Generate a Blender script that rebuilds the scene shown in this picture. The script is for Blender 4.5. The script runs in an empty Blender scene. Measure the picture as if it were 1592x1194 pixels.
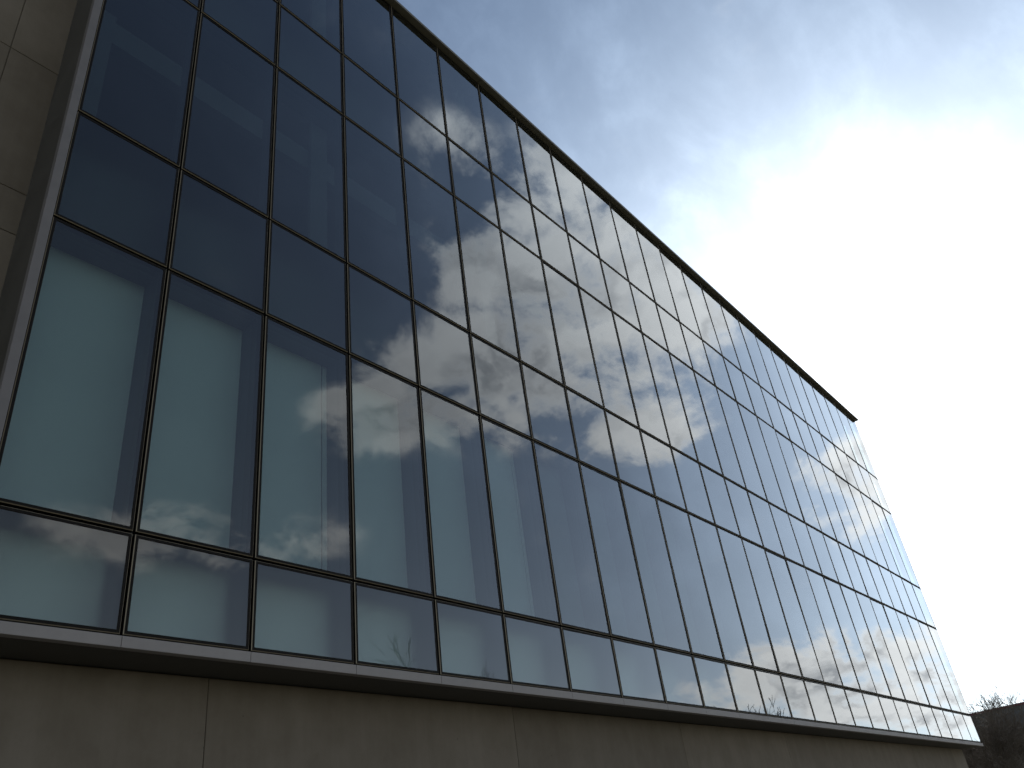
import bpy, bmesh, math, random
from mathutils import Vector, Matrix
random.seed(7)
SC = bpy.context.scene
COL = SC.collection
R = math.radians

# ------------------------------------------------------------------ camera
Z0 = 4.11                      # height of the bottom of the glazing above the ground
cam_d = bpy.data.cameras.new('camera')
cam = bpy.data.objects.new('camera', cam_d); COL.objects.link(cam)
F = Vector((0.69615, 0.49485, 0.5201)); RT = Vector((0.63408, -0.76355, -0.12222)); UP = Vector((-0.33664, -0.41487, 0.84532))
cam.matrix_world = Matrix(((RT.x, UP.x, -F.x, -2.3906), (RT.y, UP.y, -F.y, -7.8028), (RT.z, UP.z, -F.z, Z0-2.4916), (0, 0, 0, 1)))
cam_d.sensor_width = 36; cam_d.lens = 1263.0/1592*36
cam_d.clip_start = 0.1; cam_d.clip_end = 5000
SC.camera = cam

# ------------------------------------------------------------------ sky, sun, exposure
SUN_AZ, SUN_EL = 83.0, 25.0
SUN = Vector((math.sin(R(SUN_AZ))*math.cos(R(SUN_EL)), math.cos(R(SUN_AZ))*math.cos(R(SUN_EL)), math.sin(R(SUN_EL))))
W = bpy.data.worlds.new('World'); SC.world = W; W.use_nodes = True
nt = W.node_tree; nt.nodes.clear()
def N(t, **k):
    n = nt.nodes.new(t)
    for a, b in k.items(): setattr(n, a, b)
    return n
def link(a, b): nt.links.new(a, b)
def setin(s, v):
    if isinstance(v, bpy.types.NodeSocket): link(v, s)
    else: s.default_value = v
def M(op, a, b=0.0, c=0.0, clamp=False):
    n = N('ShaderNodeMath', operation=op, use_clamp=clamp)
    setin(n.inputs[0], a); setin(n.inputs[1], b); setin(n.inputs[2], c)
    return n.outputs[0]
def VM(op, a, b=(0, 0, 0)):
    n = N('ShaderNodeVectorMath', operation=op); setin(n.inputs[0], a); setin(n.inputs[1], b)
    return n.outputs['Value'] if op in ('DOT_PRODUCT', 'LENGTH') else n.outputs[0]
def SS(v, lo, hi, a=0.0, b=1.0):
    n = N('ShaderNodeMapRange', interpolation_type='SMOOTHSTEP')
    for i, x in enumerate((v, lo, hi, a, b)): setin(n.inputs[i], x)
    return n.outputs[0]
def MIX(f, a, b, blend='MIX'):
    n = N('ShaderNodeMix', data_type='RGBA', blend_type=blend)
    setin(n.inputs[0], f); setin(n.inputs[6], a); setin(n.inputs[7], b)
    return n.outputs[2]
def NOISE(v, scale, detail=6, rough=.55, dist=0.0):
    n = N('ShaderNodeTexNoise'); n.noise_dimensions = '3D'
    setin(n.inputs['Vector'], v); n.inputs['Scale'].default_value = scale; n.inputs['Detail'].default_value = detail
    n.inputs['Roughness'].default_value = rough; n.inputs['Distortion'].default_value = dist
    return n.outputs['Fac']
tc = N('ShaderNodeTexCoord')
v = VM('NORMALIZE', tc.outputs['Generated'])
sx = N('ShaderNodeSeparateXYZ'); link(v, sx.inputs[0])
vx, vy, vz = sx.outputs
sky = N('ShaderNodeTexSky', sky_type='NISHITA', sun_disc=False)
sky.sun_elevation = R(SUN_EL); sky.sun_rotation = R(SUN_AZ)
sky.air_density = 1.0; sky.dust_density = 0.2; sky.ozone_density = 3.5; sky.altitude = 60
SKY_STR = 0.055
# where a direction meets the cloud layer
zc = M('ADD', M('MAXIMUM', vz, 0.0), 0.45)
cx = N('ShaderNodeCombineXYZ'); link(M('DIVIDE', vx, zc), cx.inputs[0]); link(M('DIVIDE', vy, zc), cx.inputs[1])
q = cx.outputs[0]
# cumulus banks over the side of the sky that the glass mirrors (azimuth from -Y, elevation, degrees)
az = M('ARCTAN2', vx, M('MULTIPLY', vy, -1.0)); el = M('ARCSINE', vz)
ae = N('ShaderNodeCombineXYZ'); link(M('MULTIPLY', az, 180/math.pi), ae.inputs[0]); link(M('MULTIPLY', el, 180/math.pi), ae.inputs[1])
BANKS = [  # azimuth, elevation, radii, tilt, weight
    (55.0, 40.0, 6.5, 5.5, 0, .72), (60.5, 39.5, 9.5, 8, 0, .72), (65.5, 37.5, 8, 8, 0, .74), (69.0, 34.5, 5.5, 5, 0, .74),
    (58.0, 33.5, 10, 6.5, 0, .70), (50.5, 32.0, 9, 5.0, -10, .74), (63.5, 28.5, 8, 5, 0, .62), (44, 30.2, 6, 3, 0, .55),
    (31.0, 22.0, 13, 2.4, 0, .32), (71.5, 8.6, 9, 2.6, 0, .80), (77.0, 6.6, 8, 2.6, 0, .75), (78.0, 19.5, 4.6, 3.6, 0, .85),
    (53.0, 46.8, 6, 3.2, -20, .42), (63.0, 44.5, 5, 3.6, 0, .6),
    (-20, 14, 22, 4.0, 0, .6), (-75, 30, 20, 8, 0, .65), (150, 20, 25, 6, 0, .5), (-130, 24, 26, 7, 0, .6)]
field = None
for (a, e, ra, re, tl, wt) in BANKS:
    mp = N('ShaderNodeMapping', vector_type='TEXTURE'); link(ae.outputs[0], mp.inputs['Vector'])
    mp.inputs['Location'].default_value = (a, e, 0); mp.inputs['Rotation'].default_value = (0, 0, R(tl)); mp.inputs['Scale'].default_value = (ra*1.35, re*1.35, 1)
    g = N('ShaderNodeTexGradient', gradient_type='SPHERICAL'); link(mp.outputs[0], g.inputs[0])
    s = M('MULTIPLY', SS(g.outputs['Fac'], 0.0, 0.75), wt)
    field = s if field is None else M('MAXIMUM', field, s)
Q1 = VM('ADD', q, (3.1, 1.7, 0.0))
n1 = NOISE(Q1, 8.2, 11, .60, .2)
# the same clouds sampled a little towards the sun: lit and shaded sides
n2 = NOISE(VM('ADD', Q1, (SUN.x*.03, SUN.y*.03, 0.01)), 8.0, 4, .5, .15)
dens = M('ADD', field, M('MULTIPLY', M('SUBTRACT', n1, 0.5), SS(field, 0.0, .35, 0.9, 4.3)))
cmask = SS(dens, 0.06, 0.85)
lit = SS(M('SUBTRACT', n1, n2), -0.05, 0.10)
thick = SS(dens, 0.35, 1.2)
cloud_col = MIX(M('MULTIPLY', thick, M('SUBTRACT', 1.0, M('MULTIPLY', lit, .8))), (1.78, 1.75, 1.69, 1), (0.74, 0.75, 0.77, 1))
# thin high veil: forward scattering makes it brightest round the sun
ca = VM('DOT_PRODUCT', v, tuple(SUN))
ang = M('ARCCOSINE', M('MINIMUM', ca, 0.99999))
def EXP(x): return M('POWER', 2.71828, x)
glow = [M('MULTIPLY', EXP(M('DIVIDE', ang, -w_)), am_) for am_, w_ in ((3.2, .190), (3.2, .210), (3.1, .238))]
sr = N('ShaderNodeMapping'); link(v, sr.inputs['Vector']); sr.inputs['Rotation'].default_value = (R(20), R(-25), R(28)); sr.inputs['Scale'].default_value = (1.0, 1.7, 1.4)
veil = M('MULTIPLY', SS(NOISE(sr.outputs[0], 3.4, 10, .58, .4), 0.30, 0.72), M('ADD', .35, M('MULTIPLY', SS(NOISE(v, 17.0, 8, .60, .2), .30, .70), .65)))
base = VM('MULTIPLY', sky.outputs[0], (SKY_STR,)*3)
low = M('POWER', 2.71828, M('DIVIDE', M('MAXIMUM', vz, 0.0), -0.26))
vw = M('MULTIPLY', M('ADD', 1.0, M('MULTIPLY', low, .35)), M('ADD', .82, M('MULTIPLY', veil, .46)))
gl = N('ShaderNodeCombineColor')
for i, k in enumerate((1.02, 1.0, .94)):
    setin(gl.inputs[i], M('ADD', M('MULTIPLY', glow[i], vw), M('ADD', M('MULTIPLY', veil, .018), M('MULTIPLY', low, .82*k))))
c = VM('ADD', base, gl.outputs[0])
lum = VM('DIVIDE', gl.outputs[0], VM('ADD', gl.outputs[0], (.085, .085, .085)))
c = MIX(M('MULTIPLY', cmask, 0.95), c, VM('MULTIPLY', cloud_col, lum))
bg = N('ShaderNodeBackground'); link(c, bg.inputs[0]); bg.inputs[1].default_value = 1.0
out = N('ShaderNodeOutputWorld'); link(bg.outputs[0], out.inputs[0])
W.cycles.sampling_method = 'MANUAL'; W.cycles.sample_map_resolution = 1024

sd = bpy.data.lights.new('sun', 'SUN'); sd.energy = 3.5; sd.angle = R(0.5); sd.color = (1.0, 0.95, 0.87)
sun = bpy.data.objects.new('sun', sd); COL.objects.link(sun)
sun.rotation_euler = (-SUN).to_track_quat('-Z', 'Y').to_euler(); sun.location = SUN*80
SC.view_settings.view_transform = 'Standard'; SC.view_settings.look = 'None'
SC.view_settings.exposure = 0.0; SC.view_settings.gamma = 1.0; SC.view_settings.use_curve_mapping = False
SC.render.engine = 'CYCLES'
cy = SC.cycles
cy.use_denoising = True; cy.max_bounces = 10; cy.diffuse_bounces = 4; cy.glossy_bounces = 5; cy.transmission_bounces = 8
cy.transparent_max_bounces = 24; cy.sample_clamp_indirect = 6.0; cy.blur_glossy = 0.3

# ------------------------------------------------------------------ materials
def mat(name):
    m = bpy.data.materials.new(name); m.use_nodes = True
    t = m.node_tree; t.nodes.clear()
    o = t.nodes.new('ShaderNodeOutputMaterial')
    return m, t, o
def use(t):
    global nt
    nt = t
def principled(name, col, rough=.6, metal=0.0, var=None, bump=None, spec=.5):
    m, t, o = mat(name); use(t)
    p = N('ShaderNodeBsdfPrincipled'); p.inputs['Roughness'].default_value = rough; p.inputs['Metallic'].default_value = metal
    p.inputs['Specular IOR Level'].default_value = spec
    tcn = N('ShaderNodeTexCoord')
    if var:
        sc, amt = var
        n = NOISE(tcn.outputs['Object'], sc, 6, .6)
        f = SS(n, .3, .7, 1-amt, 1+amt)
        setin(p.inputs['Base Color'], VM('MULTIPLY', tuple(col), comb(f)))
        setin(p.inputs['Roughness'], SS(n, .2, .8, max(rough-.08, .02), rough+.08))
    else:
        p.inputs['Base Color'].default_value = (*col, 1)
    if bump:
        b = N('ShaderNodeBump'); b.inputs['Strength'].default_value = bump[1]; b.inputs['Distance'].default_value = .01
        link(NOISE(tcn.outputs['Object'], bump[0], 5, .6), b.inputs['Height']); link(b.outputs[0], p.inputs['Normal'])
    link(p.outputs[0], o.inputs[0])
    return m
def comb(f):
    n = N('ShaderNodeCombineXYZ')
    for i in range(3): setin(n.inputs[i], f)
    return n.outputs[0]

def concrete():
    m, t, o = mat('concrete'); use(t)
    g = N('ShaderNodeNewGeometry'); P = g.outputs['Position']
    big = NOISE(P, .45, 4, .55); mid = NOISE(P, 2.6, 7, .62); fine = NOISE(P, 26, 5, .6)
    st = N('ShaderNodeMapping'); link(P, st.inputs['Vector']); st.inputs['Scale'].default_value = (2.2, 2.2, .16)
    streak = NOISE(st.outputs[0], 1.6, 6, .6)
    f = M('ADD', M('MULTIPLY', SS(big, .3, .7), .26), M('MULTIPLY', SS(mid, .28, .72), .30))
    f = M('ADD', f, M('MULTIPLY', SS(streak, .35, .75), .26)); f = M('ADD', f, M('MULTIPLY', fine, .16))
    col = MIX(f, (.152, .127, .096, 1), (.235, .203, .164, 1))
    oi = N('ShaderNodeObjectInfo')
    col = VM('MULTIPLY', col, comb(M('ADD', .93, M('MULTIPLY', oi.outputs['Random'], .14))))
    # small blow holes
    vo = N('ShaderNodeTexVoronoi'); link(P, vo.inputs['Vector']); vo.inputs['Scale'].default_value = 3.4
    hole = SS(vo.outputs['Distance'], .012, .05, 1.0, 0.0)
    col = MIX(M('MULTIPLY', hole, .6), col, (.06, .055, .05, 1))
    p = N('ShaderNodeBsdfPrincipled'); link(col, p.inputs['Base Color']); p.inputs['Roughness'].default_value = .85; p.inputs['Specular IOR Level'].default_value = .25
    b = N('ShaderNodeBump'); b.inputs['Strength'].default_value = .35; b.inputs['Distance'].default_value = .006
    link(M('ADD', M('MULTIPLY', mid, .7), M('MULTIPLY', fine, .5)), b.inputs['Height']); link(b.outputs[0], p.inputs['Normal'])
    link(p.outputs[0], o.inputs[0])
    return m

def reflectance(gain=3.6):
    """Reflectance of a sealed double-glazed unit from the Fresnel term of one surface."""
    g = N('ShaderNodeNewGeometry'); fr = N('ShaderNodeFresnel'); fr.inputs[0].default_value = 1.39
    f = fr.outputs[0]
    r = M('DIVIDE', M('MULTIPLY', f, gain), M('ADD', 1.0, M('MULTIPLY', f, gain-1)))
    return M('MULTIPLY', r, M('SUBTRACT', 1.0, g.outputs['Backfacing']), clamp=True), g
def wave(strength):
    g = N('ShaderNodeNewGeometry')
    b = N('ShaderNodeBump'); b.inputs['Strength'].default_value = strength; b.inputs['Distance'].default_value = .02
    link(NOISE(g.outputs['Position'], .9, 2, .5), b.inputs['Height'])
    return b.outputs[0]
def glass(name, tint, frosted=None):
    m, t, o = mat(name); use(t)
    r, g = reflectance()
    gl = N('ShaderNodeBsdfGlossy'); gl.inputs['Roughness'].default_value = 0.0; gl.inputs['Color'].default_value = (.93, .97, 1, 1)
    link(wave(.035), gl.inputs['Normal'])
    if frosted:
        tr = N('ShaderNodeBsdfRefraction'); tr.inputs['Roughness'].default_value = frosted; tr.inputs['IOR'].default_value = 1.4
    else:
        tr = N('ShaderNodeBsdfTransparent')
    tr.inputs['Color'].default_value = (*[x**.5 for x in tint], 1)      # the slab is crossed twice
    mx = N('ShaderNodeMixShader'); link(r, mx.inputs[0]); link(tr.outputs[0], mx.inputs[1]); link(gl.outputs[0], mx.inputs[2])
    link(mx.outputs[0], o.inputs[0])
    return m
MAT = {}
MAT['concrete'] = concrete()
MAT['joint'] = principled('joint_sealant', (.15, .13, .10), .9)
MAT['glass'] = glass('clear_glass', (.47, .59, .595))
MAT['glass_return'] = glass('tinted_return_glass', (.26, .33, .34))
MAT['glass_etched'] = glass('etched_glass', (.55, .66, .65), frosted=.32)
MAT['frame'] = principled('dark_bronze_frame', (.011, .0095, .008), .65, 0.0, var=(9, .15), spec=.12)
MAT['bead'] = principled('bronze_bead', (.27, .23, .165), .45, .3)  # lighter than the frame: paints in the sky highlight along its edges
MAT['inner'] = principled('inner_mullion_paint', (.03, .032, .036), .5)
MAT['ledge'] = principled('grey_metal_ledge', (.29, .268, .26), .6, .0, var=(3, .07))
MAT['side_trim'] = principled('grey_side_trim', (.18, .168, .168), .6, .0, var=(3, .07))  # same grey metal as the ledge, with its shading darkened into the colour
MAT['soffit'] = principled('dark_soffit_panel', (.075, .07, .06), .7, var=(2, .12))
MAT['coping'] = principled('olive_coping', (.15, .142, .12), .55, var=(3, .1))
MAT['blind'] = principled('white_blind', (.80, .81, .78), .9, var=(.7, .03), spec=.1)
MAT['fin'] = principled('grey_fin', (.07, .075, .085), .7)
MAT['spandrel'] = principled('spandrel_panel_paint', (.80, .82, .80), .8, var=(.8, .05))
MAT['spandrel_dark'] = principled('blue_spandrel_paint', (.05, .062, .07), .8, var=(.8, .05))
MAT['lining'] = principled('grey_lining', (.24, .25, .26), .9, var=(.7, .1))
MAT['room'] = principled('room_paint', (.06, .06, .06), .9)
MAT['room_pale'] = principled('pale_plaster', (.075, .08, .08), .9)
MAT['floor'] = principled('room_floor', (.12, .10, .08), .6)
MAT['roof'] = principled('roof_felt', (.10, .10, .10), .9)

# ------------------------------------------------------------------ mesh helpers
def box(bm, x0, x1, y0, y1, z0, z1, mi=0):
    vs = [bm.verts.new(p) for p in ((x0, y0, z0), (x1, y0, z0), (x1, y1, z0), (x0, y1, z0), (x0, y0, z1), (x1, y0, z1), (x1, y1, z1), (x0, y1, z1))]
    for f in ((0, 3, 2, 1), (4, 5, 6, 7), (0, 1, 5, 4), (1, 2, 6, 5), (2, 3, 7, 6), (3, 0, 4, 7)):
        bm.faces.new([vs[i] for i in f]).material_index = mi
def obj(name, bm, mats, parent=None, loc=None, smooth=False):
    me = bpy.data.meshes.new(name); bm.to_mesh(me); bm.free()
    return mobj(name, me, mats, parent, loc, smooth)
def mobj(name, me, mats, parent=None, loc=None, smooth=False):
    if mats is not None and not me.materials:
        for m in (mats if isinstance(mats, (list, tuple)) else [mats]): me.materials.append(MAT[m] if isinstance(m, str) else m)
    if smooth:
        for p in me.polygons: p.use_smooth = True
    o = bpy.data.objects.new(name, me); COL.objects.link(o)
    if parent: o.parent = parent
    if loc: o.location = loc
    return o
def boxobj(name, dims, mats, parent=None, bevel=0.0):
    x0, x1, y0, y1, z0, z1 = dims
    c = ((x0+x1)/2, (y0+y1)/2, (z0+z1)/2)
    bm = bmesh.new(); box(bm, x0-c[0], x1-c[0], y0-c[1], y1-c[1], z0-c[2], z1-c[2])
    if bevel: bmesh.ops.bevel(bm, geom=list(bm.edges), offset=bevel, segments=1, affect='EDGES')
    return obj(name, bm, mats, parent, c)
def tag(o, label, cat, group=None):
    o['label'] = label; o['category'] = cat
    if group: o['group'] = group
    return o
def empty(name, loc=(0, 0, 0)):
    o = bpy.data.objects.new(name, None); COL.objects.link(o); o.location = loc; return o

# ------------------------------------------------------------------ ground
def ground_mat():
    m, t, o = mat('lawn'); use(t)
    g = N('ShaderNodeNewGeometry'); P = g.outputs['Position']
    col = MIX(SS(NOISE(P, .25, 6, .6), .35, .65), (.085, .085, .035, 1), (.15, .125, .07, 1))
    col = VM('MULTIPLY', col, comb(SS(NOISE(P, 14, 4, .7), .2, .8, .6, 1.35)))
    p = N('ShaderNodeBsdfPrincipled'); link(col, p.inputs['Base Color']); p.inputs['Roughness'].default_value = .95
    b = N('ShaderNodeBump'); b.inputs['Strength'].default_value = .8; link(NOISE(P, 30, 4, .7), b.inputs['Height']); link(b.outputs[0], p.inputs['Normal'])
    link(p.outputs[0], o.inputs[0]); return m
bm = bmesh.new()
S = 2500
bm.faces.new([bm.verts.new(p) for p in ((-S, -S, 0), (S, -S, 0), (S, S, 0), (-S, S, 0))])
gr = obj('ground', bm, ground_mat()); gr['kind'] = 'structure'
bm = bmesh.new(); box(bm, -14, 37.3, -3.2, .64, -.2, .03)
pav = obj('pavement', bm, principled('paving', (.20, .19, .175), .9, var=(1.5, .2), bump=(20, .3))); pav['kind'] = 'structure'

# ------------------------------------------------------------------ the glass fronted building
MX = [.087, 1.505, 2.957, 4.454, 5.942, 7.45, 8.963, 10.491, 12.015, 13.551, 15.057, 16.555, 18.03, 19.515, 21.01, 22.5, 24.0, 25.49, 26.985, 28.485, 29.985, 31.485, 32.98, 34.48, 35.96, 37.40]
HZ = [Z0 + h for h in (0.0, 1.063, 4.604, 6.395, 9.960, 11.765, 15.0)]
NB = len(MX)-1
XE = MX[-1]
WY = 0.70                     # face of the concrete behind the projecting glass box
ZT = HZ[-1]
B = empty('glass_building', (MX[0], 0, 0))
tag(B, 'large building with dark gridded glass front projecting over a concrete base', 'building')
B.location = (0, 0, 0)

# glazing units: a frame ring with its own pane
FW, GAP = .040, .015          # frame bar, half joint between two units
def ring_mesh(w, h):
    bm = bmesh.new()
    x0, x1, z0, z1 = -w/2, w/2, -h/2, h/2
    ch = .008
    yo, yi = -.016, .055
    loops = [(0, yi), (0, yo+ch), (ch, yo), (FW-.004, yo), (FW, yo+.004), (FW, yi)]
    L = []
    for d, y in loops:
        L.append([bm.verts.new(p) for p in ((x0+d, y, z0+d), (x1-d, y, z0+d), (x1-d, y, z1-d), (x0+d, y, z1-d))])
    n = len(L)
    for i in range(n):
        a, b = L[i], L[(i+1) % n]
        for k in range(4):
            f = bm.faces.new((a[k], a[(k+1) % 4], b[(k+1) % 4], b[k]))
            f.material_index = 1 if i in (1,) else 0  # the chamfer carries the painted edge highlight
    bmesh.ops.recalc_face_normals(bm, faces=bm.faces)
    me = bpy.data.meshes.new('frame'); bm.to_mesh(me); bm.free()
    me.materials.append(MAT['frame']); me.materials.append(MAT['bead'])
    return me
def pane_mesh(w, h, m):
    bm = bmesh.new(); box(bm, -w/2+FW, w/2-FW, -.012, .012, -h/2+FW, h/2-FW)
    me = bpy.data.meshes.new('pane'); bm.to_mesh(me); bm.free(); me.materials.append(MAT[m]); return me
for i in range(NB):
    for j in range(6):
        x0, x1 = MX[i]+GAP, MX[i+1]-GAP; z0, z1 = HZ[j]+GAP, HZ[j+1]-GAP
        w, h = x1-x0, z1-z0
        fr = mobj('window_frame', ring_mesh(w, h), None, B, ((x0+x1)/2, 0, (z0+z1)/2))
        pn = mobj('pane', pane_mesh(w, h, 'glass_etched' if j in (0, 2, 4) else 'glass'), None, fr)
        pn.rotation_euler = (R(random.gauss(0, .14)), 0, R(random.gauss(0, .14)))
# inner mullions and transoms, set behind the frames
for i, x in enumerate(MX):
    boxobj('mullion', (x-.065, x+.065, .058, .19, HZ[0], ZT), 'inner', B) if i < NB else boxobj('mullion', (x-.06, x-.012, .06, .12, HZ[0], ZT), 'inner', B)
for z in HZ[1:-1]:
    boxobj('transom', (MX[0], XE-.07, .062, .17, z-.055, z+.055), 'inner', B)
# glazed return at the far corner
for j in range(6):
    boxobj('return_pane', (XE+.002, XE+.022, .02, WY-.03, HZ[j]+.02, HZ[j+1]-.02), 'glass_return', B)
    boxobj('return_rail', (XE-.004, XE+.03, -.02, WY, HZ[j]-.02, HZ[j]+.02), 'frame', B)

# shadow boxes, blinds and rooms behind the glass
DP = .47
for i in range(1, NB):
    x = MX[i]
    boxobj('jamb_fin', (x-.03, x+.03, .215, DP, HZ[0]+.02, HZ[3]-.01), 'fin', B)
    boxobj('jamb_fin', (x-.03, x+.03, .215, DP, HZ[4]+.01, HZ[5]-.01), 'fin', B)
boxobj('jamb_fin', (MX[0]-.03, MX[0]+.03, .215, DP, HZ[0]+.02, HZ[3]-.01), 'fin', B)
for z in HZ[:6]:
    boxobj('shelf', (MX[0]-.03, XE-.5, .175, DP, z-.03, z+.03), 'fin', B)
for i in range(NB):
    x0, x1 = MX[i]+.03, MX[i+1]-.03
    if i == NB-1: x1 = XE-.55
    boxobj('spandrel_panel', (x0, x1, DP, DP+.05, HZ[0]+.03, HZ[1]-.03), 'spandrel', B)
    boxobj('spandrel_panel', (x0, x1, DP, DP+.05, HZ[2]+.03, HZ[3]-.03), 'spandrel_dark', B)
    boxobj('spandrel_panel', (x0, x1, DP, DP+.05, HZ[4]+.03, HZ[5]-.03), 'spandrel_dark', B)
    if i >= 6:
        boxobj('lining_panel', (x0, x1, DP, DP+.02, HZ[1]+.03, HZ[2]-.03), 'lining', B)
    elif i % 3 == 2:
        boxobj('blind', (x0, x1-.10, DP, DP+.02, HZ[1]+.03, HZ[2]-.03), 'blind', B)
        boxobj('blind', (x1-.075, x1, DP, DP+.02, HZ[1]+.03, HZ[2]-.03), 'blind', B)
    else:
        boxobj('blind', (x0, x1, DP, DP+.02, HZ[1]+.03, HZ[2]-.03), 'blind', B)
# first floor room behind the upper clear rows
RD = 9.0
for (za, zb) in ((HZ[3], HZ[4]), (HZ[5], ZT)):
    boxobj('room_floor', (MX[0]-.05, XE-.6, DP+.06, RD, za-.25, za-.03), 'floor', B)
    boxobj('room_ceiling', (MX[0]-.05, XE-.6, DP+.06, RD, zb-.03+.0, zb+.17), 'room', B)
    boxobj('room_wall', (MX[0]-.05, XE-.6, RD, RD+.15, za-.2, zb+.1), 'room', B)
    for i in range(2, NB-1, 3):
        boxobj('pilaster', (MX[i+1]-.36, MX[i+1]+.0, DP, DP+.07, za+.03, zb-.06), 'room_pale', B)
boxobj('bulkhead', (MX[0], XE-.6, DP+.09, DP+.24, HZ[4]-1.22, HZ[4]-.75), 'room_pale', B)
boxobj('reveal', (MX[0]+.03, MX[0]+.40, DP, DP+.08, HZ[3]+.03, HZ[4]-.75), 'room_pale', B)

# ledge and soffit under the glass, frame at its left, coping on top
LT = .115
for i in range(0, NB):
    x0 = MX[i] if i else MX[0]-.11
    x1 = MX[i+1] if i < NB-1 else XE+.12
    boxobj('ledge', (x0+.0025, x1-.0025, -.035, .06, HZ[0]-LT, HZ[0]-.004), 'ledge', B, .003)
boxobj('soffit', (MX[0]-.1, XE+.1, .062, WY+.02, HZ[0]-LT+.006, HZ[0]-.01), 'soffit', B)
boxobj('edge_trim', (MX[0]-.10, MX[0]+.004, -.026, .06, HZ[0]-.002, ZT+.1), 'side_trim', B, .003)
boxobj('side_return', (MX[0]-.098, MX[0]-.01, .062, WY+.02, HZ[0]+.001, ZT+.08), 'soffit', B)
for i in range(0, NB, 2):
    x0 = MX[i] if i else MX[0]-.25
    x1 = MX[min(i+2, NB)] if i+2 <= NB else XE+.16
    if i+2 >= NB: x1 = XE+.16
    boxobj('coping', (x0+.002, x1-.002, -.165, 1.2, ZT+.006, ZT+.09), 'coping', B, .004)

# concrete walls: cast panels with recessed joints
def wall(name, x_edges, z_edges, y0, y1, skip=lambda i, j: False):
    e = empty(name); e.parent = B
    for i in range(len(x_edges)-1):
        for j in range(len(z_edges)-1):
            if skip(i, j): continue
            boxobj('concrete_panel', (x_edges[i]+.004, x_edges[i+1]-.004, y0, y1, z_edges[j]+.004, z_edges[j+1]-.004), 'concrete', e, .005)
    boxobj('joint_backing', (x_edges[0]+.02, x_edges[-1]-.02, y0+.02, y1+.05, z_edges[0], z_edges[-1]-.02), 'joint', e)
    return e
wall('base_wall', [-13.2, -7.8, -2.45, 2.93, 8.31, 13.7, 19.05, 24.45, 29.8, 35.2, 37.0], [0.02, 1.5, HZ[0]-LT+.0], WY, WY+.3)
wall('side_wall', [-13.2, -8.5, -3.6, -.62, MX[0]-.02], [HZ[0]-LT, 6.2, Z0+4.71, Z0+5.36, Z0+7.64, 14.0, 16.5, ZT+.6], WY, WY+.3)
boxobj('end_wall', (36.7, 36.98, WY+.36, 21, 0.02, HZ[0]-LT), 'concrete', B)
boxobj('end_wall', (36.7, 36.98, WY+.36, 21, HZ[0]-LT+.004, ZT), 'concrete', B)
boxobj('back_wall', (-13.2, 36.98, 21.0, 21.3, 0.02, ZT), 'concrete', B)
boxobj('flank_wall', (-13.2, -12.9, WY+.36, 20.99, 0.02, ZT), 'concrete', B)
boxobj('roof', (-13.1, 36.95, 1.25, 20.98, ZT+.18, ZT+.3), 'roof', B)
boxobj('floor_slab', (-12.8, 36.6, WY+.38, 20.9, HZ[0]-.5, HZ[0]-.12), 'room', B)

# ------------------------------------------------------------------ the brick building beyond the far corner
def brick():
    m, t, o = mat('brown_brick'); use(t)
    g = N('ShaderNodeTexCoord')
    br = N('ShaderNodeTexBrick'); link(g.outputs['Object'], br.inputs['Vector'])
    mp = N('ShaderNodeMapping'); link(g.outputs['Object'], mp.inputs['Vector']); mp.inputs['Rotation'].default_value = (R(90), 0, 0); link(mp.outputs[0], br.inputs['Vector'])
    br.inputs['Scale'].default_value = 2.0
    br.inputs['Color1'].default_value = (.13, .085, .07, 1); br.inputs['Color2'].default_value = (.11, .075, .062, 1); br.inputs['Mortar'].default_value = (.12, .10, .09, 1)
    p = N('ShaderNodeBsdfPrincipled'); link(br.outputs[0], p.inputs['Base Color']); p.inputs['Roughness'].default_value = .9
    link(p.outputs[0], o.inputs[0]); return m
MAT['brick'] = brick()
MAT['dark_glass'] = principled('dark_window_glass', (.02, .025, .03), .08)
MAT['fascia'] = principled('slate_fascia', (.10, .11, .12), .6, var=(1, .2))
MAT['trim'] = principled('maroon_trim', (.12, .03, .04), .6)  # red lens fringing put into a colour
FB = empty('brick_building', (95, 18, 0))
tag(FB, 'low dark brick building with flat slate fascia beyond bare trees', 'building')
FB.rotation_euler = (0, 0, R(-9))
boxobj('wall', (0, 22, -26, 24, 0, 8.2), 'brick', FB)
boxobj('fascia', (-.5, 22.4, -26.5, 24.4, 8.203, 10.1), 'fascia', FB)
boxobj('roof_trim', (-.62, 22.5, -26.6, 24.5, 10.103, 10.32), 'trim', FB)  # added strip that draws colour fringing along the roof edge
for k in range(12):
    y = -24 + k*4
    for z in (1.0, 4.2):
        wf = boxobj('window', (-.06, .1, y, y+2.2, z, z+1.9), 'frame', FB)
        boxobj('window_pane', (-.09, -.065, -1.02, 1.02, -.87, .87), 'dark_glass', wf)

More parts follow.
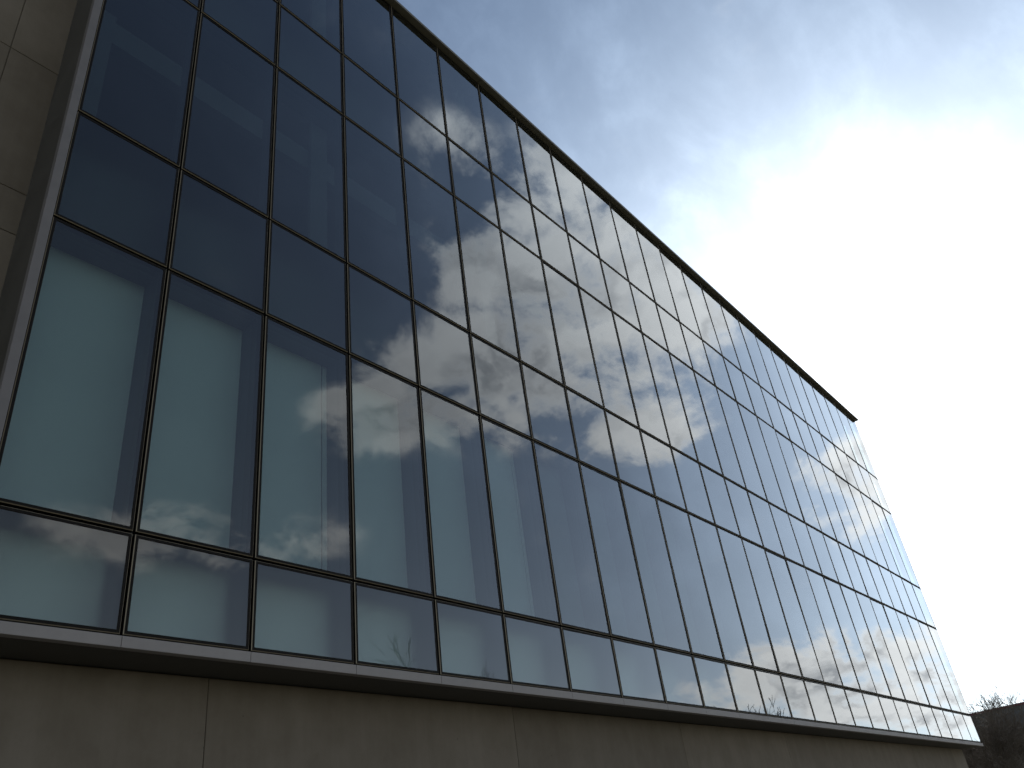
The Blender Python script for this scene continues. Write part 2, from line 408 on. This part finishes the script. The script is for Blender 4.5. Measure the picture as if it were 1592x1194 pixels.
# ------------------------------------------------------------------ bare trees
MAT['bark'] = principled('bark', (.055, .045, .038), .9, var=(8, .3), bump=(25, .6))
MAT['twig'] = principled('twig_bark', (.10, .085, .07), .9)
def tube(V, Fc, pts, rads, n):
    base0 = len(V)
    for i, (p, r) in enumerate(zip(pts, rads)):
        d = (pts[min(i+1, len(pts)-1)]-pts[max(i-1, 0)]).normalized()
        a = d.orthogonal().normalized(); b = d.cross(a)
        for k in range(n):
            t = 2*math.pi*k/n; V.append(p + a*math.cos(t)*r + b*math.sin(t)*r)
    for i in range(len(pts)-1):
        for k in range(n):
            Fc.append((base0+i*n+k, base0+i*n+(k+1) % n, base0+(i+1)*n+(k+1) % n, base0+(i+1)*n+k))
def tree(loc, H, seed, label, group, levels=6, trunk_r=None, spread=1.0, twig_r=.006):
    """A leafless tree; loc is the point on the ground under the middle of its crown."""
    rnd = random.Random(seed)
    tr = trunk_r or H*.014
    TV, TF, CV, CF = [], [], [], []
    def grow(p, d, L, r, lv):
        pts = [p.copy()]; rads = [r]; segs = 4 if lv < 3 else 3
        dd = d.copy()
        for s in range(segs):
            dd = (dd + Vector((rnd.gauss(0, .12), rnd.gauss(0, .12), rnd.gauss(.03, .07)))).normalized()
            pts.append(pts[-1] + dd*L/segs); rads.append(max(r*(1-.4*(s+1)/segs), twig_r))
        if lv == 0: tube(TV, TF, pts, rads, 8)
        else: tube(CV, CF, pts, rads, 5 if lv < 3 else 3)
        if lv >= levels: return
        kids = 6 if lv == 0 else (3 if lv < 4 else rnd.randint(3, 4))
        for k in range(kids):
            idx = segs if k == 0 else rnd.randint(segs//2, segs)
            ax = dd.orthogonal().normalized(); ax.rotate(Matrix.Rotation(rnd.uniform(0, 6.283) if lv else 6.283*k/kids+rnd.uniform(-.4, .4), 3, dd))
            an = (rnd.uniform(.35, .9) if k else rnd.uniform(.1, .35))*spread
            nd = (dd*math.cos(an) + ax*math.sin(an)); nd.z += .10; nd.normalize()
            grow(pts[idx], nd, L*rnd.uniform(.62, .86), max(rads[idx]*rnd.uniform(.5, .72), twig_r), lv+1)
    grow(Vector((0, 0, -.1)), Vector((rnd.gauss(0, .04), rnd.gauss(0, .04), 1)), H*.26, tr, 0)
    sc = H/max(p.z for p in CV)
    top = [p for p in CV if p.z*sc > H*.8]
    cx_, cy_ = (sum(p.x for p in top)/len(top)*sc, sum(p.y for p in top)/len(top)*sc)
    root = empty('bare_tree', (loc[0]-cx_, loc[1]-cy_, loc[2])); tag(root, label, 'tree', group)
    for nm, V, Fc, m in (('trunk', TV, TF, 'bark'), ('branches', CV, CF, 'twig')):
        me = bpy.data.meshes.new(nm); me.from_pydata([p*sc for p in V], [], Fc); me.update()
        mobj(nm, me, m, root, None, True)
    return root
# beyond the far corner, in front of the brick building
tree((50.0, 2.0, 0), 7.2, 3, 'bare branching tree nearest the far corner of the glass building', 'bare trees beyond the corner', 6, .08, 1.15, .0085)
tree((55, 1.3, 0), 8.5, 11, 'bare tree at the right edge of the picture before the brick building', 'bare trees beyond the corner', 6, .09, 1.1, .0085)
tree((52.5, 1.2, 0), 7.7, 31, 'slender bare tree between the two others close to the far corner', 'bare trees beyond the corner', 6, .08, 1.15, .008)
tree((64, 4.4, 0), 9.2, 23, 'smaller bare tree standing behind the others at the far corner', 'bare trees beyond the corner', 6, .09, 1.1, .009)
# across the lawn, mirrored at the foot of the glass
tree((33.8, -30, 0), 15.9, 5, 'tall bare tree mirrored low in the fourth column of panes', 'bare trees mirrored in the glass', 6, .22, 1.1, .013)
tree((41.6, -30, 0), 14.9, 8, 'bare tree mirrored low in the fifth column of panes', 'bare trees mirrored in the glass', 6, .2, 1.1, .012)
tree((85.0, -30, 0), 15.6, 14, 'spreading bare tree mirrored low towards the far end of the glass', 'bare trees mirrored in the glass', 6, .22, 1.0, .020)
